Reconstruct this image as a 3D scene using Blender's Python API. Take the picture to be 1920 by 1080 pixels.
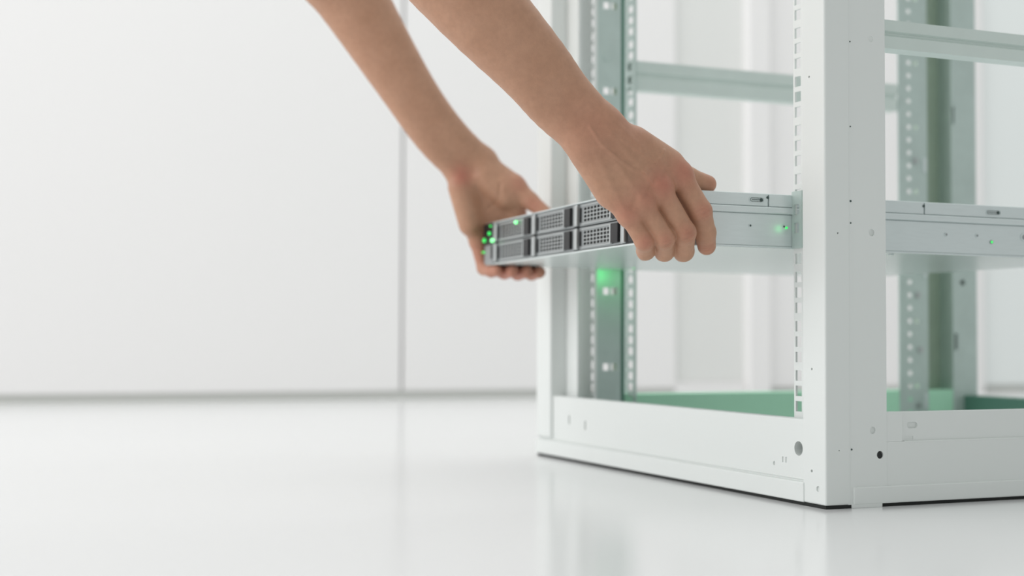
import bpy, bmesh, math, json
import numpy as np
from mathutils import Matrix, Vector

for o_ in list(bpy.data.objects):
    bpy.data.objects.remove(o_, do_unlink=True)
scene = bpy.context.scene
C = scene.collection

# ------------------------------------------------------------------ camera
FPX = 2651.92                       # focal length in pixels of a 1920 px wide frame
YAW, PITCH, ROLL = math.radians(66.742), math.radians(1.9753), math.radians(0.2155)
fwd = Vector((math.cos(YAW) * math.cos(PITCH), math.sin(YAW) * math.cos(PITCH), math.sin(PITCH)))
rgt = Vector((math.sin(YAW), -math.cos(YAW), 0.0))
upv = rgt.cross(fwd)
r2 = rgt * math.cos(ROLL) + upv * math.sin(ROLL)
u2 = upv * math.cos(ROLL) - rgt * math.sin(ROLL)
cam_data = bpy.data.cameras.new('camera')
cam_data.sensor_width = 36.0
cam_data.lens = FPX / 1920.0 * 36.0
cam_data.clip_start = 0.02
cam_data.dof.use_dof = True
cam_data.dof.focus_distance = 1.2
cam_data.dof.aperture_fstop = 3.8
cam = bpy.data.objects.new('camera', cam_data)
C.objects.link(cam)
cam.matrix_world = Matrix(((r2.x, u2.x, -fwd.x, -0.72265), (r2.y, u2.y, -fwd.y, -1.00404), (r2.z, u2.z, -fwd.z, 0.14596), (0, 0, 0, 1)))
scene.camera = cam

# ------------------------------------------------------------------ light and exposure
world = bpy.data.worlds.new('room_light')
scene.world = world
world.use_nodes = True
wbg = world.node_tree.nodes['Background']
wbg.inputs[0].default_value = (0.965, 1.0, 0.98, 1)
wbg.inputs[1].default_value = 0.55

def area(name, loc, target, sx, sy, power, col):
    d = bpy.data.lights.new(name, 'AREA')
    d.shape = 'RECTANGLE'; d.size = sx; d.size_y = sy; d.energy = power; d.color = col
    o = bpy.data.objects.new(name, d); C.objects.link(o)
    o.location = loc
    o.rotation_euler = (Vector(target) - Vector(loc)).to_track_quat('-Z', 'Y').to_euler()
    return o
area('window_light', (-3.6, 0.7, 1.7), (0.3, 0.8, 0.4), 3.2, 2.4, 68, (1.0, 0.985, 0.985))
area('ceiling_light', (0.5, 1.0, 2.9), (0.5, 1.0, 0.0), 4.6, 2.2, 52, (1.0, 1.0, 0.99))

vs = scene.view_settings
vs.view_transform = 'Standard'; vs.look = 'None'; vs.gamma = 1.0; vs.use_curve_mapping = False
vs.exposure = 0.0

# ------------------------------------------------------------------ materials
def mat(name, col, rough=0.5, metal=0.0, spec=0.5, noise=None, bump=None, coat=0.0, emit=None):
    m = bpy.data.materials.new(name); m.use_nodes = True
    nt = m.node_tree; b = nt.nodes['Principled BSDF']
    b.inputs['Base Color'].default_value = (*col, 1)
    b.inputs['Roughness'].default_value = rough
    b.inputs['Metallic'].default_value = metal
    b.inputs['Specular IOR Level'].default_value = spec
    b.inputs['Coat Weight'].default_value = coat
    if emit:
        b.inputs['Emission Color'].default_value = (*emit[0], 1)
        b.inputs['Emission Strength'].default_value = emit[1]
    if noise or bump:
        tc = nt.nodes.new('ShaderNodeTexCoord')
    if noise:                       # (scale, amount, stretch) gentle mottling of the colour
        mp = nt.nodes.new('ShaderNodeMapping'); mp.inputs['Scale'].default_value = noise[2]
        nz = nt.nodes.new('ShaderNodeTexNoise'); nz.inputs['Scale'].default_value = noise[0]; nz.inputs['Detail'].default_value = 4
        mx = nt.nodes.new('ShaderNodeMixRGB'); a = noise[1]
        mx.inputs[1].default_value = (*[c * (1 - a) for c in col], 1); mx.inputs[2].default_value = (*[min(1, c * (1 + a)) for c in col], 1)
        nt.links.new(tc.outputs['Object'], mp.inputs[0]); nt.links.new(mp.outputs[0], nz.inputs['Vector'])
        nt.links.new(nz.outputs['Fac'], mx.inputs[0]); nt.links.new(mx.outputs[0], b.inputs['Base Color'])
    if bump:                        # (scale, strength, distance)
        n2 = nt.nodes.new('ShaderNodeTexNoise'); n2.inputs['Scale'].default_value = bump[0]; n2.inputs['Detail'].default_value = 3
        bp = nt.nodes.new('ShaderNodeBump'); bp.inputs['Strength'].default_value = bump[1]; bp.inputs['Distance'].default_value = bump[2]
        nt.links.new(tc.outputs['Object'], n2.inputs['Vector']); nt.links.new(n2.outputs['Fac'], bp.inputs['Height'])
        nt.links.new(bp.outputs[0], b.inputs['Normal'])
    return m

M = dict(
    wall=mat('wall_paint', (0.875, 0.862, 0.862), 0.6, noise=(1.2, 0.012, (1, 1, 1))),
    wall_cool=mat('wall_paint_cool', (0.86, 0.895, 0.89), 0.6),
    gap=mat('joint_grey', (0.70, 0.71, 0.68), 0.7),
    door=mat('door_paint', (0.79, 0.795, 0.78), 0.55),
    floor=mat('floor_epoxy', (0.765, 0.77, 0.775), 0.17, spec=0.5, noise=(2.5, 0.015, (1, 1, 1))),
    white=mat('white_powder_coat', (0.785, 0.815, 0.80), 0.38, bump=(900, 0.04, 0.0004)),
    zinc=mat('galvanised_steel', (0.53, 0.63, 0.60), 0.42, metal=0.35, noise=(40, 0.10, (1, 1, 1))),
    zinc_lite=mat('brace_zinc_and_shade', (0.68, 0.765, 0.73), 0.45, metal=0.2, noise=(30, 0.05, (1, 1, 1))),
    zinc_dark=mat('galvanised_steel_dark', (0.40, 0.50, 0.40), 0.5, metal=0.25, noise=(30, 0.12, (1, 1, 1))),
    green=mat('green_glow_tint', (0.45, 0.80, 0.59), 0.5),  # green LED light on the far beam, put into its colour
    green_dark=mat('dark_green_and_edge_shade', (0.08, 0.20, 0.15), 0.5),
    steel=mat('server_sheet_steel', (0.72, 0.785, 0.79), 0.33, metal=0.4, noise=(60, 0.05, (1, 1, 8))),
    steel_gloss=mat('server_base_steel', (0.70, 0.76, 0.75), 0.27, metal=0.30),
    steel_dark=mat('server_steel_shadow_gap', (0.05, 0.08, 0.075), 0.6),
    carrier=mat('carrier_grey', (0.33, 0.355, 0.36), 0.36, metal=0.5),
    carrier_lite=mat('carrier_silver', (0.50, 0.53, 0.53), 0.32, metal=0.7),
    latch=mat('latch_charcoal', (0.018, 0.018, 0.019), 0.35, spec=0.2),
    black=mat('black_hollow_fill', (0.008, 0.010, 0.010), 0.5),
    rubber=mat('black_rubber', (0.012, 0.014, 0.013), 0.8),
    led=mat('green_led', (0.05, 0.6, 0.15), 0.4, emit=((0.05, 1.0, 0.15), 0.95)),
    led_core=mat('green_led_core', (0.5, 1.0, 0.6), 0.4, emit=((0.16, 1.0, 0.28), 1.7)),
    nail=mat('nail', (0.55, 0.34, 0.27), 0.28),
)

# ------------------------------------------------------------------ mesh helpers
def link(name, me, parent=None, m=None):
    o = bpy.data.objects.new(name, me); C.objects.link(o)
    if parent: o.parent = parent
    if m is not None: me.materials.append(m)
    return o

def empty(name, loc=(0, 0, 0), rot=(0, 0, 0)):
    o = bpy.data.objects.new(name, None); C.objects.link(o)
    o.location = loc; o.rotation_euler = rot; o.empty_display_size = 0.05
    return o

def tag(o, label, cat, kind=None):
    o['label'] = label; o['category'] = cat
    if kind: o['kind'] = kind
    return o

def finish(bm, name, parent, m, smooth=False):
    bmesh.ops.recalc_face_normals(bm, faces=bm.faces[:])
    me = bpy.data.meshes.new(name); bm.to_mesh(me); bm.free()
    if smooth:
        for p in me.polygons: p.use_smooth = True
    return link(name, me, parent, m)

def add_box(bm, x0, x1, y0, y1, z0, z1, bev=0.0, seg=2):
    r = bmesh.ops.create_cube(bm, size=1.0)
    vsn = r['verts']
    for v in vsn:
        v.co = Vector(((x0 + x1) / 2 + v.co.x * (x1 - x0), (y0 + y1) / 2 + v.co.y * (y1 - y0), (z0 + z1) / 2 + v.co.z * (z1 - z0)))
    if bev > 0:
        es = list({e for v in vsn for e in v.link_edges})
        bmesh.ops.bevel(bm, geom=es, offset=bev, segments=seg, affect='EDGES', profile=0.5)

def box(name, b, m, parent=None, bev=0.0, seg=2):
    bm = bmesh.new(); add_box(bm, *b, bev, seg)
    return finish(bm, name, parent, m)

def boxes(name, bs, m, parent=None, bev=0.0):
    bm = bmesh.new()
    for b in bs: add_box(bm, *b, bev)
    return finish(bm, name, parent, m)

def grid_plate(name, us, vs_, hole, axis, w0, w1, m, parent):
    """solid plate between w0 and w1 along axis, built of cells us x vs_, cells with hole(i,j) left open (with their edges)"""
    bm = bmesh.new(); cache = {}
    nu, nv = len(us) - 1, len(vs_) - 1
    def P(i, j, k):
        key = (i, j, k)
        if key not in cache:
            u, v, w = us[i], vs_[j], (w0, w1)[k]
            co = (w, u, v) if axis == 'x' else (u, w, v) if axis == 'y' else (u, v, w)
            cache[key] = bm.verts.new(co)
        return cache[key]
    S = lambda i, j: 0 <= i < nu and 0 <= j < nv and not hole(i, j)
    for i in range(nu):
        for j in range(nv):
            if not S(i, j): continue
            for k in (0, 1): bm.faces.new([P(i, j, k), P(i + 1, j, k), P(i + 1, j + 1, k), P(i, j + 1, k)])
            if not S(i - 1, j): bm.faces.new([P(i, j, 0), P(i, j, 1), P(i, j + 1, 1), P(i, j + 1, 0)])
            if not S(i + 1, j): bm.faces.new([P(i + 1, j, 0), P(i + 1, j, 1), P(i + 1, j + 1, 1), P(i + 1, j + 1, 0)])
            if not S(i, j - 1): bm.faces.new([P(i, j, 0), P(i, j, 1), P(i + 1, j, 1), P(i + 1, j, 0)])
            if not S(i, j + 1): bm.faces.new([P(i, j + 1, 0), P(i, j + 1, 1), P(i + 1, j + 1, 1), P(i + 1, j + 1, 0)])
    return finish(bm, name, parent, m)

def cut(obj, cutters):
    """take the cutter solids out of obj for good; nothing of the cutters stays in the scene"""
    bm = bmesh.new()
    for kind, a in cutters:
        if kind == 'cyl':           # axis, centre, radius, half depth
            ax, ce, r, h = a
            mtx = Matrix.Translation(ce) @ {'x': Matrix.Rotation(math.pi / 2, 4, 'Y'), 'y': Matrix.Rotation(math.pi / 2, 4, 'X'), 'z': Matrix.Identity(4)}[ax]
            bmesh.ops.create_cone(bm, cap_ends=True, segments=24, radius1=r, radius2=r, depth=2 * h, matrix=mtx)
        elif kind == 'obround':     # along x, drilled along y: centre, radius, straight length, half depth
            ce, r, ln, h = a
            rr = bmesh.ops.create_cone(bm, cap_ends=True, segments=24, radius1=r, radius2=r, depth=2 * h, matrix=Matrix.Rotation(math.pi / 2, 4, 'X'))
            for v in rr['verts']: v.co = Vector((v.co.x + (ln / 2 if v.co.x > 0 else -ln / 2), v.co.y, v.co.z)) + Vector(ce)
        else:
            add_box(bm, *a)
    me = bpy.data.meshes.new('cut'); bm.to_mesh(me); bm.free()
    co = bpy.data.objects.new('cut', me); C.objects.link(co)
    md = obj.modifiers.new('cut', 'BOOLEAN'); md.operation = 'DIFFERENCE'; md.solver = 'EXACT'; md.object = co
    bpy.context.view_layer.update()
    dg = bpy.context.evaluated_depsgraph_get()
    new = bpy.data.meshes.new_from_object(obj.evaluated_get(dg))
    obj.modifiers.clear(); old = obj.data; obj.data = new; new.name = old.name
    bpy.data.objects.remove(co); bpy.data.meshes.remove(me)

def disc(name, axis, ce, r, h, m, parent, seg=20, bev=0.0):
    bm = bmesh.new()
    mtx = Matrix.Translation(ce) @ {'x': Matrix.Rotation(math.pi / 2, 4, 'Y'), 'y': Matrix.Rotation(math.pi / 2, 4, 'X'), 'z': Matrix.Identity(4)}[axis]
    bmesh.ops.create_cone(bm, cap_ends=True, segments=seg, radius1=r, radius2=r, depth=h, matrix=mtx)
    if bev: bmesh.ops.bevel(bm, geom=[e for e in bm.edges if len(e.link_faces) == 2 and any(len(f.verts) > 4 for f in e.link_faces)], offset=bev, segments=2, affect='EDGES')
    return finish(bm, name, parent, m)

def ring(name, axis, ce, r0, r1, h, m, parent, seg=20, stretch=0.0):
    """flat ring (or an obround outline when stretch > 0, stretched along x)"""
    bm = bmesh.new(); rows = []
    for r, k in ((r0, -1), (r1, -1), (r1, 1), (r0, 1)):
        row = []
        for s in range(seg):
            a = 2 * math.pi * s / seg
            u, v = r * math.cos(a), r * math.sin(a)
            u += stretch / 2 * (1 if math.cos(a) >= 0 else -1)
            w = k * h / 2
            co = (w, u, v) if axis == 'x' else (u, w, v)
            row.append(bm.verts.new(Vector(co) + Vector(ce)))
        rows.append(row)
    for q in range(4):
        A, B = rows[q], rows[(q + 1) % 4]
        for s in range(seg):
            t = (s + 1) % seg
            bm.faces.new([A[s], A[t], B[t], B[s]])
    return finish(bm, name, parent, m)

# ------------------------------------------------------------------ the room
fl = box('floor', (-7, 7, -6, 6, -0.1, 0.0), M['floor']); tag(fl, 'glossy white floor of the bright room', 'floor', 'structure')
wb = empty('wall_back', (0, 2.157, 0), (0, 0, -0.0539)); tag(wb, 'smooth white panelled wall behind the rack', 'wall', 'structure')
box('wall_core', (-6, 7, 0.03, 0.15, 0, 3.2), M['gap'], wb)
box('panel', (-6, 0.3465, 0.0, 0.03, 0.019, 3.2), M['wall'], wb, 0.002)
box('panel', (0.3525, 1.062, 0.0, 0.03, 0.019, 3.2), M['wall'], wb, 0.002)
box('panel', (1.062, 1.262, -0.0, 0.03, 0.0, 0.034), M['wall'], wb)
box('panel', (1.262, 1.949, 0.0, 0.03, 0.019, 3.2), M['wall'], wb, 0.002)
box('panel', (1.99, 7, 0.0, 0.03, 0.019, 3.2), M['wall_cool'], wb, 0.002)
dr = box('door_1', (1.062, 1.262, 2.157 - 0.0 + 0.012, 2.157 + 0.028, 0.035, 2.2), M['door'])
dr.data.transform(Matrix.Translation((0, -2.157, 0))); dr.location = (0, 2.157, 0); dr.rotation_euler = (0, 0, -0.0539)
tag(dr, 'narrow pale grey recessed door in the white back wall', 'door', 'structure')
for i, (a, b) in enumerate(((1.262, 1.325), (1.949, 1.99))):
    t = box('trim_%d' % (i + 1), (a, b, -0.018, 0.0, 0.0, 3.2), M['wall'], None, 0.003)
    t.location = (0, 2.157, 0); t.rotation_euler = (0, 0, -0.0539)
    tag(t, ('white vertical trim strip beside the recessed grey door', 'white vertical trim strip at the start of the cool grey panel')[i], 'trim', 'structure')
bb = box('baseboard_back', (-6, 7, 0.012, 0.029, 0.0, 0.0185), M['gap']); bb.location = (0, 2.157, 0); bb.rotation_euler = (0, 0, -0.0539)
tag(bb, 'thin grey shadow line baseboard where wall meets floor', 'baseboard', 'structure')

# ------------------------------------------------------------------ the rack
RH = 1.05                            # height built; the photograph shows the lowest 0.46 m
rack = empty('server_rack', (0, 0, 0))
tag(rack, 'white open-frame server rack with perforated rails standing on the floor', 'server rack')
Wd = M['white']
# front corner post beside the camera: front face, folded side strip and the wider side strip behind a seam
p = box('corner_post', (0.0, 0.0265, 0.0, 0.0335, 0.003, RH), Wd, rack, 0.0018, 3)
cut(p, [('cyl', ('x', (0, 0.0202, 0.0311), 0.0013, 0.004)), ('cyl', ('x', (0, 0.0110, 0.0165), 0.0026, 0.0015)),
        ('cyl', ('x', (0, 0.0196, 0.1190), 0.0011, 0.003)), ('cyl', ('x', (0, 0.0221, 0.3738), 0.0011, 0.003)),
        ('cyl', ('y', (0.0135, 0, 0.2361), 0.0008, 0.003)), ('cyl', ('y', (0.0140, 0, 0.0497), 0.0006, 0.003))])
p = box('side_strip', (0.0235, 0.0645, 0.0005, 0.0335, 0.003, RH), Wd, rack, 0.0002, 2)
cut(p, [('cyl', ('y', (0.0494, 0, 0.2377), 0.0031, 0.0022)), ('cyl', ('y', (0.0495, 0, 0.0662), 0.0031, 0.0022)),
        ('cyl', ('y', (0.0493, 0, 0.4072), 0.0026, 0.0012)), ('cyl', ('y', (0.0572, 0, 0.0448), 0.0034, 0.006))])
disc('hole_shade', 'y', (0.0572, 0.0035, 0.0440), 0.0031, 0.004, M['black'], rack)  # black disc stands in for the dark inside of the hole
for z_, r_ in ((0.2643, 0.0009), (0.2453, 0.0007), (0.4030, 0.0006), (0.3290, 0.0006), (0.0503, 0.0008)):
    disc('pin_hole', 'y', (0.0272, 0.0016, z_), r_, 0.0030, M['steel_dark'], rack, 10)
# far front post, its folded flanges
box('corner_post', (0.0, 0.023, 0.5585, 0.60, 0.0235, RH), Wd, rack, 0.002, 3)
box('post_flange', (0.021, 0.0245, 0.5265, 0.5585, 0.0235, RH), Wd, rack, 0.0006)
# front sill, recessed between the posts, with the plinth plate in front of it
s = box('front_sill', (0.004, 0.016, 0.0335, 0.60, 0.003, 0.0746), Wd, rack, 0.001)
cut(s, [('cyl', ('x', (0.004, 0.0455, 0.0485), 0.0064, 0.02)), ('box', (-0.01, 0.009, 0.5115, 0.5150, 0.0425, 0.0530)), ('box', (-0.01, 0.009, 0.4690, 0.4725, 0.0385, 0.0490)),
        ('box', (-0.01, 0.0052, 0.0690, 0.0708, 0.0345, 0.0395)), ('box', (-0.01, 0.0052, 0.0640, 0.0658, 0.0345, 0.0395)), ('cyl', ('x', (0.004, 0.0835, 0.0325), 0.0019, 0.0014))])
box('sill_back', (0.040, 0.042, 0.0335, 0.56, 0.003, 0.072), M['zinc'], rack)
box('plinth_plate', (-0.0012, 0.0045, 0.0310, 0.60, 0.003, 0.0203), Wd, rack, 0.0011, 3)
box('sill_crease', (0.0028, 0.0045, 0.0345, 0.5585, 0.0218, 0.0232), Wd, rack, 0.0006)
# near side sill: lower lip, middle band, recessed upper band
box('side_sill', (0.0645, 0.66, 0.0008, 0.012, 0.003, 0.0558), Wd, rack, 0.0004)
box('sill_lip', (0.0285, 0.66, -0.0011, 0.004, 0.003, 0.0178), Wd, rack, 0.0010, 3)
box('side_sill_tab', (0.0645, 0.0815, 0.0008, 0.012, 0.0558, 0.0815), Wd, rack, 0.0004)
s = box('sill_upper_band', (0.0815, 0.66, 0.0026, 0.012, 0.0558, 0.0815), Wd, rack, 0.0006)
cut(s, [('obround', ((0.0935, 0.002, 0.06975), 0.00275, 0.006, 0.0025)), ('box', (0.0855, 0.0945, -0.001, 0.0032, 0.0575, 0.0600))])
box('sill_bead', (0.0840, 0.66, 0.0006, 0.004, 0.0545, 0.0562), Wd, rack, 0.0006)
# depth braces at both sides
def brace(y, z0, z1, x0, x1, name='side_brace'):
    h = z1 - z0
    bm = bmesh.new()
    prof = [(0.0, z0), (0.0, z0 + h * 0.42), (0.0035, z0 + h * 0.50), (0.0035, z0 + h * 0.56), (0.001, z0 + h * 0.62), (0.001, z1), (0.018, z1), (0.018, z0)]
    a = [bm.verts.new((x0, y + p_[0], p_[1])) for p_ in prof]; b = [bm.verts.new((x1, y + p_[0], p_[1])) for p_ in prof]
    n = len(prof)
    for i in range(n): bm.faces.new([a[i], a[(i + 1) % n], b[(i + 1) % n], b[i]])
    bm.faces.new(a); bm.faces.new(b)
    return finish(bm, name, rack, M['zinc_lite'])
brace(0.018, 0.4051, 0.4310, 0.060, 0.66)  # near brace coloured darker for the shade inside the rack
brace(0.5605, 0.4572, 0.4941, 0.112, 0.524)
# rear posts and the frame on top
box('corner_post', (0.622, 0.66, 0.0, 0.0335, 0.003, RH), Wd, rack, 0.002)
box('top_beam', (0.0, 0.02, 0.0335, 0.5585, RH - 0.05, RH), Wd, rack, 0.001)
box('top_beam', (0.64, 0.66, 0.0335, 0.5585, RH - 0.05, RH), Wd, rack, 0.001)
box('top_beam', (0.0645, 0.622, 0.0005, 0.02, RH - 0.05, RH), Wd, rack, 0.001)
box('top_beam', (0.0645, 0.622, 0.58, 0.60, RH - 0.05, RH), Wd, rack, 0.001)

# perforated rails: three square holes per height unit
def hole_rows(z_lo, z_hi, dz=0.0139, pitch=0.0445, z_ref=0.0981, h=0.0094):
    out = []
    n = int((z_lo - z_ref) / pitch) - 2
    while True:
        for d in (-dz, 0, dz):
            z = z_ref + n * pitch + d
            if z - h / 2 > z_lo + 0.002 and z + h / 2 < z_hi - 0.002: out.append((z - h / 2, z + h / 2))
        n += 1
        if z_ref + n * pitch - dz > z_hi: return out

def rail(name, axis, w0, w1, u0, hu0, hu1, u1, z0, z1, m, **kw):
    us = [u0, hu0, hu1, u1]; zs = [z0]; hz = set()
    for a, b in hole_rows(z0, z1, **kw):
        zs += [a, b]; hz.add(len(zs) - 2)
    zs.append(z1)
    return grid_plate(name, us, zs, lambda i, j: i == 1 and j in hz, axis, w0, w1, m, rack)

rail('mounting_rail', 'x', 0.0205, 0.0225, 0.0330, 0.0640, 0.0734, 0.0758, 0.0700, RH - 0.05, Wd)
box('rail_web', (0.0225, 0.062, 0.0335, 0.0350, 0.07, RH - 0.05), Wd, rack)
rail('mounting_rail', 'x', 0.0440, 0.0460, 0.5240, 0.5300, 0.5390, 0.5700, 0.0300, RH - 0.05, Wd)
# galvanised web of the far rail, with its wide slots, and the drilled flange behind it
slots = [0.1099, 0.2016, 0.2960, 0.4456, 0.5502, 0.6500]
zs = [0.03]
for z_ in slots: zs += [z_ - 0.0042, z_ + 0.0042]
zs.append(RH - 0.05)
grid_plate('rail_web', [0.0460, 0.0540, 0.0620, 0.0650, 0.0735, 0.0780], zs, lambda i, j: j % 2 == 1 and i in (1, 3), 'y', 0.5236, 0.5252, M['zinc'], rack)
box('web_edge_shade', (0.0780, 0.0832, 0.5236, 0.5262, 0.03, RH - 0.05), M['green_dark'], rack, 0.0006)  # dark strip coloured in for the shade beside the web
box('web_fold', (0.0765, 0.0780, 0.5252, 0.5420, 0.03, RH - 0.05), M['zinc_dark'], rack)
for z_ in (0.395, 0.4870):
    disc('rivet', 'y', (0.058, 0.5230, z_), 0.005, 0.002, M['zinc'], rack, 16)
rail('back_flange', 'x', 0.1080, 0.1100, 0.5430, 0.5490, 0.5640, 0.5900, 0.0300, RH - 0.05, M['zinc'])
# rear rail and rear post on the far side, seen through the side opening
us = [0.525, 0.5400, 0.5463, 0.5520, 0.5580, 0.574]
zs = [0.03]; hz = set()
z_ = 0.045
while z_ < RH - 0.07:
    zs += [z_ - 0.0029, z_ + 0.0029]; hz.add(len(zs) - 2); z_ += 0.0178
zs.append(RH - 0.05)
grid_plate('rear_rail', us, zs, lambda i, j: (i == 1 and j in hz) or (i == 3 and j in hz and j % 10 == 5), 'y', 0.5600, 0.5620, M['zinc'], rack)
box('rear_rail_fold', (0.572, 0.574, 0.562, 0.590, 0.03, RH - 0.05), M['zinc_dark'], rack)
box('rear_rail_back', (0.574, 0.618, 0.588, 0.592, 0.003, RH), M['zinc_dark'], rack)
q = box('corner_post', (0.617, 0.66, 0.5600, 0.600, 0.003, RH), M['zinc'], rack, 0.0015)
cut(q, [('cyl', ('y', (0.6343, 0.56, 0.2238), 0.0042, 0.012)), ('box', (0.6195, 0.6245, 0.55, 0.572, 0.130, 0.153)), ('box', (0.6180, 0.6215, 0.55, 0.572, 0.445, 0.470))])
disc('hole_shade', 'y', (0.6343, 0.568, 0.2238), 0.0042, 0.004, M['black'], rack)  # black fills stand in for the shade inside these openings
box('hole_shade', (0.6195, 0.6245, 0.566, 0.570, 0.130, 0.153), M['black'], rack)
box('hole_shade', (0.6180, 0.6215, 0.566, 0.570, 0.445, 0.470), M['steel_dark'], rack)
for x_, z_ in ((0.556, 0.2050), (0.556, 0.054), (0.560, 0.1300), (0.553, 0.3900)):
    disc('screw_head', 'y', (x_, 0.5590, z_), 0.0045, 0.0022, M['carrier_lite'], rack, 14, 0.0006)
for z_ in (0.24, 0.060, 0.385):
    box('clip', (0.566, 0.5715, 0.5575, 0.560, z_ - 0.010, z_ + 0.010), M['steel'], rack, 0.001)
# far and rear base members
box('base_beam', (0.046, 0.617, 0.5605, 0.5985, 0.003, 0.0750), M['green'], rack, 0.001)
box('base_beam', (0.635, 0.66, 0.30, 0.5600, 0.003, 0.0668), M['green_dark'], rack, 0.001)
box('base_beam', (0.634, 0.66, 0.0335, 0.30, 0.003, 0.0650), M['zinc'], rack, 0.001)
# dark gasket under the frame
boxes('base_gasket', [(0.001, 0.012, 0.001, 0.597, 0.0, 0.003), (0.012, 0.655, 0.001, 0.012, 0.0, 0.003), (0.012, 0.655, 0.586, 0.597, 0.0, 0.003)], M['rubber'], rack)
box('floor_tab', (0.0270, 0.0585, -0.0008, 0.006, 0.0, 0.0034), Wd, rack, 0.0004)
# galvanised slide ear clipped over the near rail
zz = [0.2285, 0.2320, 0.2413, 0.2459, 0.2552, 0.2598, 0.2691, 0.2740, 0.2785]
zz = [0.2270] + [v for a in hole_rows(0.225, 0.282) for v in a] + [0.2790]
grid_plate('slide_ear', [0.0610, 0.0648, 0.0726, 0.0764], zz, lambda i, j: i == 1 and j % 2 == 1, 'x', 0.0188, 0.0203, M['zinc'], rack)

# ------------------------------------------------------------------ the server, pulled half out
SW, SH, SD = 0.447, 0.0488, 0.513
srv = empty('server', (-0.12703, 0.0875, 0.22888), (0.00225, 0.01016, -0.07))
tag(srv, 'slim grey rack server with lit green LEDs held in two hands', 'server')
St = M['steel']
box('chassis', (0.020, SD, 0.0012, SW - 0.0012, 0.0004, 0.0472), St, srv, 0.0006)
box('bottom_pan', (0.0, SD, 0.0, SW, -0.0006, 0.0012), M['steel_gloss'], srv, 0.0005)
boxes('side_wall', [(0.0, 0.020, 0.0, 0.0014, 0.0012, 0.0472)], St, srv)
boxes('side_wall', [(0.0, 0.020, SW - 0.0014, SW, 0.0012, 0.0472)], St, srv)
lid = box('lid', (-0.0006, SD, 0.0, SW, 0.0472, SH), St, srv, 0.0006)
for a, b in ((0.0005, 0.1213), (0.1225, 0.2878), (0.2890, SD)):
    box('lid_skirt', (a, b, -0.0009, 0.0008, 0.0372, 0.0484), St, lid, 0.0004)
box('lid_skirt', (0.0005, SD, SW - 0.0008, SW + 0.0009, 0.0372, 0.0484), St, lid, 0.0004)
for x_, z_ in ((0.1213, 0.0452), (0.2878, 0.0448)):
    disc('relief_hole', 'y', (x_ - 0.0004, -0.0009, z_), 0.0013, 0.0008, M['steel_dark'], lid, 14)
for x0, x1, zc in ((0.1018, 0.1175, 0.0427), (0.3578, 0.3751, 0.0420)):
    xc = (x0 + x1) / 2; w_ = x1 - x0
    lt = ring('lid_latch', 'y', (xc, -0.0010, zc), 0.0022, 0.0029, 0.0012, St, lid, 24, w_ - 0.0058)
    ring('latch_slot', 'y', (xc, -0.0009, zc), 0.00135, 0.0017, 0.0008, M['steel_dark'], lt, 24, w_ - 0.0062)
    disc('latch_hole', 'y', (x1 - 0.0030, -0.0010, zc), 0.0014, 0.0010, M['steel_dark'], lt, 14)  # dark disc drawn for the shade in the latch hole
    box('latch_tongue', (x0 + 0.003, x1 - 0.004, -0.0012, -0.0006, zc - 0.0003, zc + 0.0003), M['steel_dark'], lt)
# ridge of the inner slide along both sides
box('slide_ridge', (0.028, SD, -0.0026, 0.0014, 0.0306, 0.0366), St, srv, 0.0012, 3)
box('slide_ridge', (0.028, SD, SW - 0.0014, SW + 0.0026, 0.0306, 0.0366), St, srv, 0.0012, 3)
box('side_plate', (0.006, SD, -0.0004, 0.0014, 0.0014, 0.0300), St, srv, 0.0003)
box('side_hem', (0.0, SD, -0.0010, 0.0014, -0.0004, 0.0012), St, srv, 0.0004)
for x_, z_, k in ((0.1036, 0.0191, 0), (0.138, 0.0195, 0), (0.3129, 0.0188, 1), (0.348, 0.0191, 1), (0.4025, 0.0195, 2), (0.455, 0.0185, 1)):
    r = (0.0017, 0.0020, 0.0040)[k]
    sc = ring('side_screw', 'y', (x_, -0.0006, z_), r * 0.62, r, 0.0012, St, srv, 18)
    disc('screw_recess', 'y', (x_, -0.0005, z_), r * 0.62, 0.0006, M['steel_dark'] if k == 0 else M['carrier'], sc, 14)
sl = disc('side_led', 'y', (0.3646, -0.0007, 0.0135), 0.0018, 0.0012, M['carrier'], srv, 18)
disc('led_lens', 'y', (0.3646, -0.0012, 0.0135), 0.0011, 0.0008, M['led'], sl, 14)
sl = disc('side_led', 'y', (0.1405, -0.0007, 0.0185), 0.0011, 0.0012, M['led'], srv, 14)  # added glowing disc, put in as source of the green glow on the side
for x_ in (0.045, 0.26): box('bottom_tab', (x_, x_ + 0.004, 0.012, 0.016, -0.0016, -0.0005), St, srv)
box('bottom_tab', (0.163, 0.167, 0.010, 0.014, -0.0022, -0.0005), M['carrier'], srv)

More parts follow.
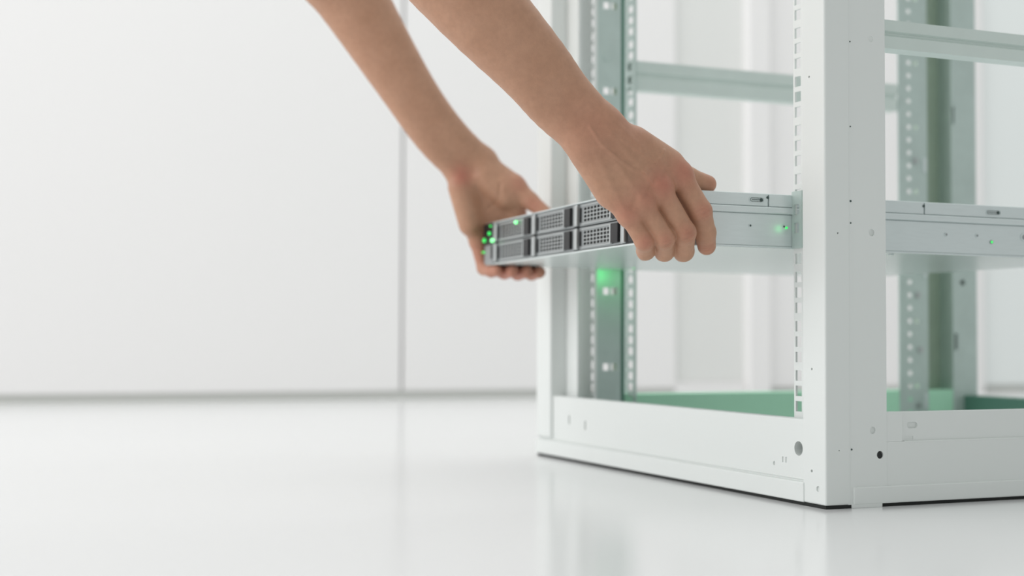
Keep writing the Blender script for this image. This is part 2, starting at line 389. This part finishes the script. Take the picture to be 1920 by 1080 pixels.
# six drive carriers in three columns and two rows
cols = [(0.2900, 0.4165), (0.1690, 0.2885), (0.0500, 0.1675)]
rows = [(0.0020, 0.0236), (0.0250, 0.0466)]
box('drive_bay_back', (0.012, 0.020, 0.0014, SW - 0.0014, 0.0012, 0.0472), M['black'], srv)
for ci, (y0, y1) in enumerate(cols):
    for ri, (z0, z1) in enumerate(rows):
        # carrier face: a frame with a window for the grille
        ga, gb = y0 + 0.0290, y1 - 0.0225           # grille window along the width
        za, zb = z0 + 0.0036, z1 - 0.0034
        cr = grid_plate('drive_carrier', [y0 + 0.0015, ga, gb, y1 - 0.0115], [z0, za, zb, z1], lambda i, j: i == 1 and j == 1, 'x', 0.0012, 0.0120, M['carrier'], srv)
        us = [ga]; n_u, n_v = 8, 4
        pu, pv = (gb - ga) / n_u, (zb - za) / n_v
        us = [ga]; 
        for k in range(n_u): us += [ga + pu * (k + 0.10), ga + pu * (k + 0.90)]
        us.append(gb); vv = [za]
        for k in range(n_v): vv += [za + pv * (k + 0.12), za + pv * (k + 0.88)]
        vv.append(zb)
        grid_plate('grille', us, vv, lambda i, j: i % 2 == 1 and j % 2 == 1, 'x', 0.0008, 0.0013, M['carrier_lite'], cr)
        box('grille_hole_shade', (0.0030, 0.0050, ga - 0.001, gb + 0.001, za - 0.001, zb + 0.001), M['black'], cr)  # black sheet put in so the grille holes look dark inside
        boxes('face_rim', [(0.0, 0.0014, ga - 0.006, gb + 0.003, z0 + 0.0012, z0 + 0.0026), (0.0, 0.0014, ga - 0.006, gb + 0.003, z1 - 0.0026, z1 - 0.0012),
                           (0.0, 0.0014, ga - 0.006, ga - 0.0045, z0 + 0.0012, z1 - 0.0012)], M['carrier_lite'], cr, 0.0004)
        box('latch', (-0.0016, 0.0016, y0 + 0.0065, y0 + 0.0235, z0 + 0.0020, z1 - 0.0014), M['latch'], cr, 0.0009, 3)
        box('latch_edge', (-0.0012, 0.0016, y0 + 0.0248, y0 + 0.0275, z0 + 0.0016, z1 - 0.0014), M['carrier_lite'], cr, 0.0006)
        box('release_bar', (-0.0022, 0.0060, y1 - 0.0105, y1 - 0.0030, z0 + 0.0002, z1 - 0.0002), M['carrier_lite'], cr, 0.0014, 3)
        box('bar_groove', (-0.0004, 0.0030, y1 - 0.0160, y1 - 0.0140, z0 + 0.0035, z1 - 0.0035), M['latch'], cr, 0.0003)
        if (ci, ri) == (0, 1):
            disc('activity_led', 'x', (-0.0012, 0.3386, 0.0425), 0.0017, 0.0024, M['led_core'], cr, 16)
# ears at both ends of the front
box('control_ear', (-0.0020, 0.012, 0.4170, SW + 0.0005, 0.0004, SH - 0.0006), M['carrier'], srv, 0.0016, 3)
boxes('ear_groove', [(-0.0026, 0.001, 0.4175, 0.4215, 0.006, 0.0215), (-0.0028, 0.001, 0.4175, SW + 0.0008, 0.0225, 0.0478)], M['latch'], srv, 0.0004)
for y_, z_, r_, mm_ in ((0.4137, 0.0270, 0.0021, 'led_core'), (0.4420, 0.0287, 0.0024, 'led'), (0.4238, 0.0357, 0.0020, 'led'), (0.4195, 0.0440, 0.0010, 'led'), (0.4460, 0.0150, 0.0010, 'led')):
    disc('status_led', 'x', (-0.0034, y_, z_), r_, 0.0026, M[mm_], srv, 16)
box('latch_ear', (0.0, 0.012, 0.0014, 0.0480, 0.0012, 0.0472), M['latch'], srv, 0.0008)
box('ear_bar', (-0.0030, 0.002, 0.0400, 0.0475, 0.0020, 0.0450), M['carrier_lite'], srv, 0.0014, 3)
box('ear_lever', (-0.0018, 0.001, 0.0050, 0.0330, 0.0030, 0.0450), M['latch'], srv, 0.0010)
# added unseen green lamps and lenses that make the glow on rails and server
def added_led_glow(loc, power, parent, aim, loc_l, spread):
    disc('added_led', 'z', (loc[0], loc[1], loc[2]), 0.0010, 0.0010, M['led'], parent, 14)
    d = bpy.data.lights.new('added_glow', 'SPOT'); d.energy = power; d.color = (0.04, 1.0, 0.20); d.shadow_soft_size = 0.003
    d.spot_size = math.radians(spread); d.spot_blend = 1.0
    l = bpy.data.objects.new('added_glow', d); C.objects.link(l); l.parent = parent; l.location = loc_l
    l.rotation_euler = Vector(aim).to_track_quat('-Z', 'Y').to_euler()
added_led_glow((0.168, 0.398, -0.0006), 0.034, srv, (-0.05, 1.0, -0.42), (0.168, 0.400, -0.0035), 110)
added_led_glow((0.1405, -0.0012, 0.0185), 0.0006, srv, (-0.7, 0.7, 0.0), (0.1405, -0.014, 0.0185), 120)
added_led_glow((0.500, 0.395, -0.0006), 0.035, srv, (0.5, 1.0, -0.2), (0.500, 0.397, -0.0035), 120)


# ------------------------------------------------------------------ the person: two bare arms, grown as one smooth surface
HANDS = json.loads('''{"right":{"palm":[[-170.1,62.2,318.3,-107.8,62.0,285.8,13,12.5],[-177.0,59.7,314.9,-128.7,59.5,273.5,13,12.5],[-185.7,60.4,308.1,-144.7,60.6,260.1,13,12],[-192.0,63.8,301.4,-155.6,64.4,250.8,12.5,10.5],[-190.6,69.7,299.9,-170.9,70.4,269.0,14,12],[-163.1,77.8,316.2,-114.1,90.5,297.0,13,11],[-149.2,64.8,313.5,-114.8,66.4,297.6,13,12],[-162.2,63.7,311.7,-181.9,61.1,325.6,13,15.5],[-183.7,65.3,296.1,-197.9,62.2,311.2,13,15.5]],
"arm":[[[-181.9,61.1,325.6,-189.6,62.1,332.6,15.5,16.25],[-189.6,62.1,332.6,-197.3,63.2,339.5,16.25,17.0],[-197.3,63.2,339.5,-205.0,64.2,346.4,17.0,17.75],[-205.0,64.2,346.4,-212.2,64.8,353.1,17.75,18.5],[-212.2,64.8,353.1,-218.2,64.6,358.8,18.5,19.17],[-218.2,64.6,358.8,-223.4,64.0,363.9,19.17,19.78],[-223.4,64.0,363.9,-229.3,63.5,369.8,19.78,20.5],[-229.3,63.5,369.8,-237.3,63.8,377.9,20.5,21.5],[-237.3,63.8,377.9,-248.0,65.0,388.6,21.5,22.89],[-248.0,65.0,388.6,-260.5,66.8,401.0,22.89,24.56],[-260.5,66.8,401.0,-274.2,69.3,415.2,24.56,26.33],[-274.2,69.3,415.2,-288.6,72.9,431.3,26.33,28.0],[-288.6,72.9,431.3,-303.9,78.0,450.0,28.0,29.54],[-303.9,78.0,450.0,-320.3,84.4,471.0,29.54,31.03],[-320.3,84.4,471.0,-337.1,91.2,493.0,31.03,32.51],[-337.1,91.2,493.0,-353.7,97.8,514.4,32.51,34.0]],[[-197.9,62.2,311.2,-204.4,64.5,317.6,15.5,16.25],[-204.4,64.5,317.6,-210.8,66.9,323.9,16.25,17.0],[-210.8,66.9,323.9,-217.3,69.0,330.3,17.0,17.75],[-217.3,69.0,330.3,-223.8,70.4,336.9,17.75,18.5],[-223.8,70.4,336.9,-229.8,70.7,343.1,18.5,19.17],[-229.8,70.7,343.1,-235.5,70.1,349.0,19.17,19.78],[-235.5,70.1,349.0,-241.9,69.5,355.8,19.78,20.5],[-241.9,69.5,355.8,-250.2,69.8,364.5,20.5,21.5],[-250.2,69.8,364.5,-260.8,71.0,375.4,21.5,22.84],[-260.8,71.0,375.4,-273.2,72.7,387.7,22.84,24.44],[-273.2,72.7,387.7,-286.8,75.2,401.8,24.44,26.19],[-286.8,75.2,401.8,-301.4,78.9,418.1,26.19,28.0],[-301.4,78.9,418.1,-317.2,84.3,437.1,28.0,29.89],[-317.2,84.3,437.1,-334.5,90.9,458.7,29.89,31.91],[-334.5,90.9,458.7,-352.2,98.1,481.3,31.91,33.96],[-352.2,98.1,481.3,-369.7,105.1,503.3,33.96,36.0]],[[-361.7,101.4,510.0,-393.1,131.0,661.8,39,46]]],
"fingers":[[[-107.8,62.0,285.8,-90.3,54.8,255.3,11.2,10.0],[-90.3,54.8,255.3,-78.1,67.0,238.0,10.0,9.3],[-78.1,67.0,238.0,-71.1,76.1,227.0,9.3,8.2]],[[-128.7,59.5,273.5,-106.2,53.9,236.2,10.4,9.4],[-106.2,53.9,236.2,-97.1,71.4,221.3,9.4,8.8],[-97.1,71.4,221.3,-86.3,92.7,220.9,8.8,7.8]],[[-144.7,60.6,260.1,-124.8,56.3,230.7,9.4,8.6],[-124.8,56.3,230.7,-114.4,74.6,220.6,8.6,8.2],[-114.4,74.6,220.6,-104.6,95.0,220.5,8.2,7.4]],[[-155.6,64.4,250.8,-141.1,62.4,228.3,8.4,8.1],[-141.1,62.4,228.3,-131.2,77.8,221.2,8.1,7.9],[-131.2,77.8,221.2,-123.7,93.3,220.4,7.9,7.2]],[[-109.1,69.1,274.4,-88.6,70.2,243.5,7.5,7.5]]],
"thumb":[[-115.2,90.5,297.9,-78.8,97.0,289.4,11,9.6],[-78.8,97.0,289.4,-58.2,96.3,284.3,9.6,8.3]],
"knuckles":[[-107.3,58.4,286.4,7.5],[-129.7,55.0,274.4,8],[-145.3,56.6,260.6,7],[-155.6,61.4,250.6,6]],
"flush":[[-109.7,46.1,288.7,15,0.8],[-132.0,42.6,276.3,15,0.9],[-146.3,43.7,264.9,16,0.6],[-163.3,49.9,249.4,15,0.65],[-91.4,44.8,254.9,9,0.6],[-107.8,44.0,235.1,9,0.55],[-127.7,47.4,228.7,8,0.5],[-144.4,52.6,226.3,9,0.7],[-73.1,71.7,226.2,9,0.5],[-56.1,96.1,284.6,10,0.6],[-160.1,44.5,333.3,26,0.35],[-198.9,42.2,321.5,30,0.3]],
"wrinkles":[[-92.1,46.0,253.0,0.526,0.089,-0.846,1],[-107.1,45.3,231.8,0.509,0.192,-0.839,1],[-125.1,48.2,224.9,0.585,0.271,-0.764,1],[-141.9,54.9,222.6,0.592,0.333,-0.734,0.6],[-74.4,69.6,222.7,0.401,0.514,-0.758,0.7]],
"veins":[[[[-172.2,50.4,322.1],[-147.6,48.7,302.9],[-121.8,46.9,289.1]],0.9,3.2],[[[-179.5,50.9,314.9],[-155.0,49.2,292.2],[-135.7,47.9,276.2]],0.9,3.2],[[[-186.7,51.4,306.9],[-167.2,50.1,284.0],[-151.0,49.0,263.4]],0.8,3.2],[[[-192.5,51.8,298.6],[-179.4,51.0,274.5],[-166.2,50.1,252.5]],0.6,3.2],[[[-129.8,47.4,305.1],[-132.8,47.6,298.6],[-138.7,48.1,294.2],[-146.6,48.6,290.7],[-149.6,48.9,286.1],[-144.6,48.5,280.8],[-140.7,48.3,276.0]],1.0,1.5],[[[-146.6,48.6,286.2],[-157.5,49.4,286.6],[-172.2,50.4,295.0],[-187.7,51.5,305.5],[-198.8,52.2,320.7]],0.9,1.6],[[[-138.7,48.1,294.2],[-155.0,49.2,303.5],[-169.8,50.2,312.3]],0.7,1.5],[[[-126.3,47.2,294.8],[-130.7,47.5,283.2]],-0.8,2.6],[[[-139.7,48.2,280.6],[-144.6,48.5,268.1]],-0.7,2.6],[[[-155.0,49.3,266.4],[-159.4,49.6,254.9]],-0.6,2.6]]},
"left":{"palm":[[-87.4,547.6,339.5,-47.9,547.0,264.4,13,12],[-96.2,551.2,336.3,-63.5,551.1,257.8,13,12],[-105.3,553.9,332.9,-80.5,553.3,256.8,13,12],[-114.8,555.6,327.5,-98.0,552.5,259.4,13,11],[-123.1,548.1,321.4,-111.8,545.4,277.5,14,12.5],[-95.2,540.1,334.5,-70.4,530.4,312.0,16,14.5],[-91.7,543.9,347.1,-65.2,530.0,327.3,15,13.5],[-59.8,529.7,316.1,-49.0,543.0,277.6,11,11],[-85.4,547.5,337.0,-94.8,548.1,355.1,13,15.5],[-114.2,553.5,324.8,-120.2,555.9,341.3,13,15.5]],
"arm":[[[-94.8,548.1,355.1,-106.0,547.0,363.0,15.5,16.5],[-106.0,547.0,363.0,-117.3,545.8,370.6,16.5,17.5],[-117.3,545.8,370.6,-128.5,544.8,378.9,17.5,18.5],[-128.5,544.8,378.9,-139.7,544.2,388.7,18.5,19.5],[-139.7,544.2,388.7,-150.6,544.0,399.7,19.5,20.39],[-150.6,544.0,399.7,-161.2,544.0,411.6,20.39,21.22],[-161.2,544.0,411.6,-172.3,544.4,425.4,21.22,22.18],[-172.3,544.4,425.4,-184.7,545.2,442.1,22.18,23.5],[-184.7,545.2,442.1,-199.9,546.7,464.4,23.5,25.41],[-199.9,546.7,464.4,-217.1,548.8,490.9,25.41,27.75],[-217.1,548.8,490.9,-233.6,550.8,516.7,27.75,30.09],[-233.6,550.8,516.7,-246.6,551.9,536.9,30.09,32.0],[-246.6,551.9,536.9,-254.8,551.9,549.0,32.0,33.32],[-254.8,551.9,549.0,-259.9,551.1,556.1,33.32,34.28],[-259.9,551.1,556.1,-263.6,550.0,561.3,34.28,35.11],[-263.6,550.0,561.3,-268.1,549.1,567.4,35.11,36.0]],[[-120.2,555.9,341.3,-129.9,555.1,350.2,15.5,16.23],[-129.9,555.1,350.2,-139.6,554.3,358.8,16.23,16.94],[-139.6,554.3,358.8,-149.3,553.5,368.0,16.94,17.68],[-149.3,553.5,368.0,-159.1,552.9,378.6,17.68,18.5],[-159.1,552.9,378.6,-168.6,552.3,390.3,18.5,19.3],[-168.6,552.3,390.3,-177.9,551.8,402.7,19.3,20.09],[-177.9,551.8,402.7,-187.8,551.5,417.0,20.09,21.09],[-187.8,551.5,417.0,-199.4,551.8,434.0,21.09,22.5],[-199.4,551.8,434.0,-214.1,553.1,456.4,22.5,24.59],[-214.1,553.1,456.4,-231.0,555.1,482.9,24.59,27.19],[-231.0,555.1,482.9,-247.4,557.0,508.6,27.19,29.81],[-247.4,557.0,508.6,-260.6,558.2,528.8,29.81,32.0],[-260.6,558.2,528.8,-269.2,558.4,541.3,32.0,33.57],[-269.2,558.4,541.3,-275.0,557.9,548.9,33.57,34.78],[-275.0,557.9,548.9,-279.6,557.1,554.6,34.78,35.86],[-279.6,557.1,554.6,-284.8,556.5,561.2,35.86,37.0]],[[-278.2,553.4,567.3,-314.5,539.3,779.1,41,48]]],
"fingers":[[[-47.9,547.0,264.4,-41.9,544.7,226.4,11.0,9.2],[-41.9,544.7,226.4,-41.5,522.6,220.8,9.2,7.8],[-41.5,522.6,220.8,-41.0,500.5,221.4,7.8,7.0]],[[-63.5,551.1,257.8,-58.8,545.9,226.5,11.33,9.475999999999999],[-58.8,545.9,226.5,-58.4,523.8,220.7,9.475999999999999,8.034],[-58.4,523.8,220.7,-58.2,497.7,221.4,8.034,7.21]],[[-80.5,553.3,256.8,-75.8,547.0,226.7,10.78,9.016],[-75.8,547.0,226.7,-75.4,525.0,221.3,9.016,7.644],[-75.4,525.0,221.3,-75.1,499.9,221.9,7.644,6.859999999999999]],[[-98.0,552.5,259.4,-91.7,548.2,226.9,9.68,8.096],[-91.7,548.2,226.9,-91.3,526.1,222.3,8.096,6.864],[-91.3,526.1,222.3,-90.4,510.0,222.9,6.864,6.16]]],
"thumb":[[-73.1,530.6,322.0,-60.2,525.7,322.1,14,12],[-60.2,525.7,322.1,-47.0,514.8,305.9,12,10],[-47.0,514.8,305.9,-34.4,499.9,291.3,10,8.2]],
"knuckles":[],
"flush":[[-126.2,533.3,334.8,13,1.1],[-60.6,513.7,325.3,14,0.5],[-48.2,502.8,299.8,14,0.6],[-45.3,532.7,296.0,12,0.7],[-101.5,536.8,240.8,22,0.7],[-67.1,514.4,217.5,40,1.0]],
"wrinkles":[],
"veins":[[[[-93.1,538.1,294.6],[-84.9,520.4,307.9],[-84.2,517.3,324.6]],-1.0,2.2],[[[-106.1,534.9,328.4],[-98.6,536.4,300.6],[-93.1,538.1,285.2]],-0.7,3.0]]}}''')

def smin(a, b, k):
    h = np.clip(0.5 + 0.5 * (b - a) / k, 0, 1)
    return b * (1 - h) + a * h - k * h * (1 - h)

def d_cone(P, c):
    a = np.array(c[0:3], np.float32); b = np.array(c[3:6], np.float32); ba = b - a
    L2 = max(float(ba @ ba), 1e-6)
    pa = P - a
    t = np.clip((pa @ ba) / L2, 0, 1)
    q = pa - t[:, None] * ba
    return np.sqrt((q * q).sum(1)) - (c[6] + t * (c[7] - c[6]))

def arm_sdf(H):
    prims = []                                   # (group, chain id, cone)
    for c in H['palm']: prims.append(('palm', 0, c))
    for i, ch in enumerate(H['arm']):
        for c in ch: prims.append(('arm', i, c))
    for i, ch in enumerate(H['fingers']):
        for c in ch: prims.append(('finger', i, c))
    for c in H['thumb']: prims.append(('thumb', 0, c))
    for k in H['knuckles']: prims.append(('knuckle', 0, k[:3] + k[:3] + [k[3], k[3]]))
    def f(P, keep=None):
        out = None; acc = {}
        for i, (g, ch, c) in enumerate(prims):
            if keep is not None and not keep[i]: continue
            d = d_cone(P, c); key = (g, ch)
            kk = {'palm': 9.0, 'arm': 0.5, 'finger': 3.0, 'thumb': 4.0, 'knuckle': 2.0}[g]
            acc[key] = d if key not in acc else smin(acc[key], d, kk)
        body = None
        for g, i, k in (('arm', 0, 1), ('arm', 1, 14.0), ('arm', 2, 14.0), ('palm', 0, 9.0)):
            if (g, i) in acc: body = acc[(g, i)] if body is None else smin(body, acc[(g, i)], k)
        fing = None
        for i in range(6):
            if ('finger', i) in acc: fing = acc[('finger', i)] if fing is None else smin(fing, acc[('finger', i)], 2.0)
        for d, k in ((fing, 3.5), (acc.get(('thumb', 0)), 7.0), (acc.get(('knuckle', 0)), 9.0)):
            if d is not None: body = d if body is None else smin(body, d, k)
        return body
    f.prims = prims
    return f

def surface(f, vox):
    """surface nets over a block-sparse sampling of the distance field (millimetres)"""
    P = f.prims
    lo = np.min([np.minimum(np.array(c[0:3]) - c[6], np.array(c[3:6]) - c[7]) for _, _, c in P], 0) - 6
    hi = np.max([np.maximum(np.array(c[0:3]) + c[6], np.array(c[3:6]) + c[7]) for _, _, c in P], 0) + 6
    B = 12
    nb = np.ceil((hi - lo) / (vox * B)).astype(int)
    n = nb * B
    g = np.empty(tuple(n), np.float32)
    R = vox * B * 0.5 * math.sqrt(3)
    bc = np.stack(np.meshgrid(*[(np.arange(k) + 0.5) * B * vox for k in nb], indexing='ij'), -1).reshape(-1, 3).astype(np.float32) + lo.astype(np.float32)
    alld = np.stack([d_cone(bc, c) for _, _, c in P], 1)
    dc = alld.min(1)
    g[:] = np.repeat(np.repeat(np.repeat(np.where(dc > 0, 99.0, -99.0).astype(np.float32).reshape(nb), B, 0), B, 1), B, 2)
    off = np.stack(np.meshgrid(*[np.arange(B)] * 3, indexing='ij'), -1).reshape(-1, 3).astype(np.float32) * vox
    idx = np.argwhere((np.abs(dc) < R + 14).reshape(nb))
    for ib in idx:
        k = np.ravel_multi_index(ib, nb)
        keep = alld[k] < dc[k] + 2 * R + 16
        pts = off + (lo + ib * B * vox).astype(np.float32)
        s = [slice(i * B, (i + 1) * B) for i in ib]
        g[s[0], s[1], s[2]] = f(pts, keep).reshape(B, B, B)
    ins = g < 0
    cnt = np.zeros(tuple(n - 1), np.uint8)
    for a in (0, 1):
        for b in (0, 1):
            for c in (0, 1):
                cnt += ins[a:n[0] - 1 + a, b:n[1] - 1 + b, c:n[2] - 1 + c]
    cells = np.argwhere((cnt > 0) & (cnt < 8))
    vid = np.full(tuple(n - 1), -1, np.int32); vid[tuple(cells.T)] = np.arange(len(cells))
    acc = np.zeros((len(cells), 3)); num = np.zeros(len(cells))
    for ax in range(3):
        o1, o2 = [i for i in range(3) if i != ax]
        for p_ in (0, 1):
            for q_ in (0, 1):
                c0 = cells.copy(); c0[:, o1] += p_; c0[:, o2] += q_
                c1 = c0.copy(); c1[:, ax] += 1
                v0 = g[tuple(c0.T)]; v1 = g[tuple(c1.T)]
                m = (v0 < 0) != (v1 < 0)
                t = np.where(m, v0 / np.where(m, v0 - v1, 1), 0)
                pt = c0.astype(float); pt[:, ax] += t
                acc[m] += pt[m]; num[m] += 1
    V = acc / num[:, None] * vox + lo
    faces = []
    for ax in range(3):
        o1, o2 = [(1, 2), (2, 0), (0, 1)][ax]
        sl0 = [slice(None)] * 3; sl1 = [slice(None)] * 3
        sl0[ax] = slice(0, -1); sl1[ax] = slice(1, None)
        e = np.argwhere(ins[tuple(sl0)] != ins[tuple(sl1)])
        e = e[(e[:, o1] > 0) & (e[:, o2] > 0) & (e[:, o1] < n[o1] - 1) & (e[:, o2] < n[o2] - 1)]
        flip = ins[tuple(e.T)]
        q = []
        for d1, d2 in ((-1, -1), (0, -1), (0, 0), (-1, 0)):
            cc = e.copy(); cc[:, o1] += d1; cc[:, o2] += d2
            q.append(vid[tuple(cc.T)])
        q = np.stack(q, 1)
        q[~flip] = q[~flip][:, ::-1]
        faces.append(q)
    return V, np.concatenate(faces)

def vnormals(V, F):
    a = V[F[:, 2]] - V[F[:, 0]]; b = V[F[:, 3]] - V[F[:, 1]]
    fn = np.cross(a, b); N = np.zeros_like(V)
    for k in range(4): np.add.at(N, F[:, k], fn)
    return N / np.maximum(np.linalg.norm(N, axis=1), 1e-9)[:, None]

def relax(V, F, it, s):
    for _ in range(it):
        A = np.zeros_like(V); n = np.zeros(len(V))
        for k in range(4):
            i, j = F[:, k], F[:, (k + 1) % 4]
            np.add.at(A, i, V[j]); np.add.at(n, i, 1); np.add.at(A, j, V[i]); np.add.at(n, j, 1)
        V = V + s * (A / n[:, None] - V)
    return V

FACING = np.array([-0.40, -0.915, -0.05]); FACING /= np.linalg.norm(FACING)      # way the back of the near hand faces

def dist_poly(V, pts):
    best = np.full(len(V), 1e9)
    for a, b in zip(pts[:-1], pts[1:]):
        a = np.array(a); b = np.array(b); ba = b - a
        t = np.clip(((V - a) @ ba) / (ba @ ba), 0, 1)
        best = np.minimum(best, np.linalg.norm(V - a - t[:, None] * ba, axis=1))
    return best

VV, FF, FLUSH = [], [], []
base = 0
for side in ('right', 'left'):
    H = HANDS[side]
    V, F = surface(arm_sdf(H), 0.8 if side == 'right' else 1.3)
    V = relax(V, F, 2, 0.4)
    N = vnormals(V, F)
    D = np.zeros(len(V))
    for w in H['wrinkles']:                       # fine folds over the finger joints
        q = np.array(w[0:3]); ax = np.array(w[3:6]); r = V - q
        s = r @ ax; d2 = (r * r).sum(1)
        D -= w[6] * 0.85 * np.exp(-d2 / 5.0 ** 2) * (0.5 + 0.5 * np.cos(2 * math.pi * (s + 0.5 * np.sin(r[:, 2] * 0.9)) / 3.1)) ** 3
        D += w[6] * 0.45 * np.exp(-d2 / 6.5 ** 2)
    for pts, amp, wd in H['veins']:               # tendons and veins on the back of the hand
        D += amp * 1.25 * np.exp(-(dist_poly(V - (V @ FACING)[:, None] * FACING, [np.array(p_) - (np.array(p_) @ FACING) * FACING for p_ in pts]) / wd) ** 2) * np.clip(N @ FACING, 0, 1)
    V = V + N * D[:, None]
    fl_ = np.zeros(len(V))
    for q in H['flush']:
        fl_ = np.maximum(fl_, q[4] * np.exp(-((V - np.array(q[:3])) ** 2).sum(1) / q[3] ** 2))
    VV.append(V); FF.append(F + base); FLUSH.append(fl_); base += len(V)
VV = np.concatenate(VV) / 1000.0; FF = np.concatenate(FF); FLUSH = np.clip(np.concatenate(FLUSH), 0, 1)
me = bpy.data.meshes.new('person')
me.vertices.add(len(VV)); me.vertices.foreach_set('co', VV.astype(np.float32).ravel())
me.loops.add(FF.size); me.loops.foreach_set('vertex_index', FF.astype(np.int32).ravel())
me.polygons.add(len(FF)); me.polygons.foreach_set('loop_start', np.arange(0, FF.size, 4, dtype=np.int32))
me.polygons.foreach_set('use_smooth', np.ones(len(FF), bool))
me.update(calc_edges=True); me.validate()
at_ = me.attributes.new('flush', 'FLOAT', 'POINT'); at_.data.foreach_set('value', FLUSH.astype(np.float32))

sk = bpy.data.materials.new('skin'); sk.use_nodes = True
nt = sk.node_tree; b = nt.nodes['Principled BSDF']
tc = nt.nodes.new('ShaderNodeTexCoord')
atn = nt.nodes.new('ShaderNodeAttribute'); atn.attribute_name = 'flush'
n1 = nt.nodes.new('ShaderNodeTexNoise'); n1.inputs['Scale'].default_value = 38; n1.inputs['Detail'].default_value = 5
mixa = nt.nodes.new('ShaderNodeMixRGB'); mixa.inputs[1].default_value = (0.445, 0.238, 0.148, 1); mixa.inputs[2].default_value = (0.575, 0.330, 0.222, 1)
mixb = nt.nodes.new('ShaderNodeMixRGB'); mixb.inputs[2].default_value = (0.50, 0.18, 0.13, 1)
mul = nt.nodes.new('ShaderNodeMath'); mul.operation = 'MULTIPLY'; mul.inputs[1].default_value = 0.82
nt.links.new(tc.outputs['Object'], n1.inputs['Vector']); nt.links.new(n1.outputs['Fac'], mixa.inputs[0])
nt.links.new(atn.outputs['Fac'], mul.inputs[0]); nt.links.new(mul.outputs[0], mixb.inputs[0])
nt.links.new(mixa.outputs[0], mixb.inputs[1]); nt.links.new(mixb.outputs[0], b.inputs['Base Color'])
n3 = nt.nodes.new('ShaderNodeTexNoise'); n3.inputs['Scale'].default_value = 190; n3.inputs['Detail'].default_value = 6; n3.inputs['Roughness'].default_value = 0.65
rm = nt.nodes.new('ShaderNodeMapRange'); rm.inputs['From Min'].default_value = 0.35; rm.inputs['From Max'].default_value = 0.7; rm.inputs['To Min'].default_value = 0.94; rm.inputs['To Max'].default_value = 1.05
mt = nt.nodes.new('ShaderNodeMixRGB'); mt.blend_type = 'MULTIPLY'; mt.inputs[0].default_value = 1.0
nt.links.new(tc.outputs['Object'], n3.inputs['Vector']); nt.links.new(n3.outputs['Fac'], rm.inputs['Value'])
nt.links.new(mixb.outputs[0], mt.inputs[1]); nt.links.new(rm.outputs[0], mt.inputs[2]); nt.links.new(mt.outputs[0], b.inputs['Base Color'])
b.inputs['Roughness'].default_value = 0.50; b.inputs['Specular IOR Level'].default_value = 0.35
b.inputs['Subsurface Weight'].default_value = 0.08; b.inputs['Subsurface Radius'].default_value = (1.0, 0.4, 0.25); b.inputs['Subsurface Scale'].default_value = 0.006
n2 = nt.nodes.new('ShaderNodeTexVoronoi'); n2.inputs['Scale'].default_value = 1100
bp = nt.nodes.new('ShaderNodeBump'); bp.inputs['Strength'].default_value = 0.12; bp.inputs['Distance'].default_value = 0.0004
nt.links.new(tc.outputs['Object'], n2.inputs['Vector']); nt.links.new(n2.outputs['Distance'], bp.inputs['Height']); nt.links.new(bp.outputs[0], b.inputs['Normal'])
person = link('person', me, None, sk)
tag(person, 'person with bare forearms reaching down, both hands gripping the server', 'person')

# thumbnails: thin curved plates on the back of each thumb tip
def nail(tip, root, up, r, ln):
    t = Vector(tip); a = (t - Vector(root)).normalized(); u = Vector(up); u = (u - a * u.dot(a)).normalized(); s_ = a.cross(u)
    bm = bmesh.new(); g_ = []
    n_, m_ = 9, 7
    for k in range(2):
        for i in range(m_):
            f_ = i / (m_ - 1)
            half = math.radians(46) * (1.0 if f_ < 0.75 else math.sqrt(max(0.05, 1 - ((f_ - 0.75) / 0.28) ** 2)))
            for j in range(n_):
                th = half * (2 * j / (n_ - 1) - 1); rr = r + (0.0004 if k == 0 else -0.0008)
                g_.append(bm.verts.new(t + a * (f_ * ln - ln * 0.72) + u * (rr * math.cos(th) - f_ ** 3 * 0.0012) + s_ * rr * math.sin(th)))
    q = lambda k, i, j: g_[k * n_ * m_ + i * n_ + j]
    for i in range(m_ - 1):
        for j in range(n_ - 1):
            for k in (0, 1): bm.faces.new([q(k, i, j), q(k, i + 1, j), q(k, i + 1, j + 1), q(k, i, j + 1)])
    for i in range(m_ - 1):
        for j in (0, n_ - 1): bm.faces.new([q(0, i, j), q(0, i + 1, j), q(1, i + 1, j), q(1, i, j)])
    for j in range(n_ - 1):
        for i in (0, m_ - 1): bm.faces.new([q(0, i, j), q(0, i, j + 1), q(1, i, j + 1), q(1, i, j)])
    return finish(bm, 'thumbnail', person, M['nail'], True)
for side, up in (('right', (0.0, -0.25, 1.0)), ('left', (0.15, 0.35, 1.0))):
    c_ = HANDS[side]['thumb'][-1]
    nail([v / 1000 for v in c_[3:6]], [v / 1000 for v in c_[0:3]], up, c_[7] / 1000 - 0.0004, 0.0100)
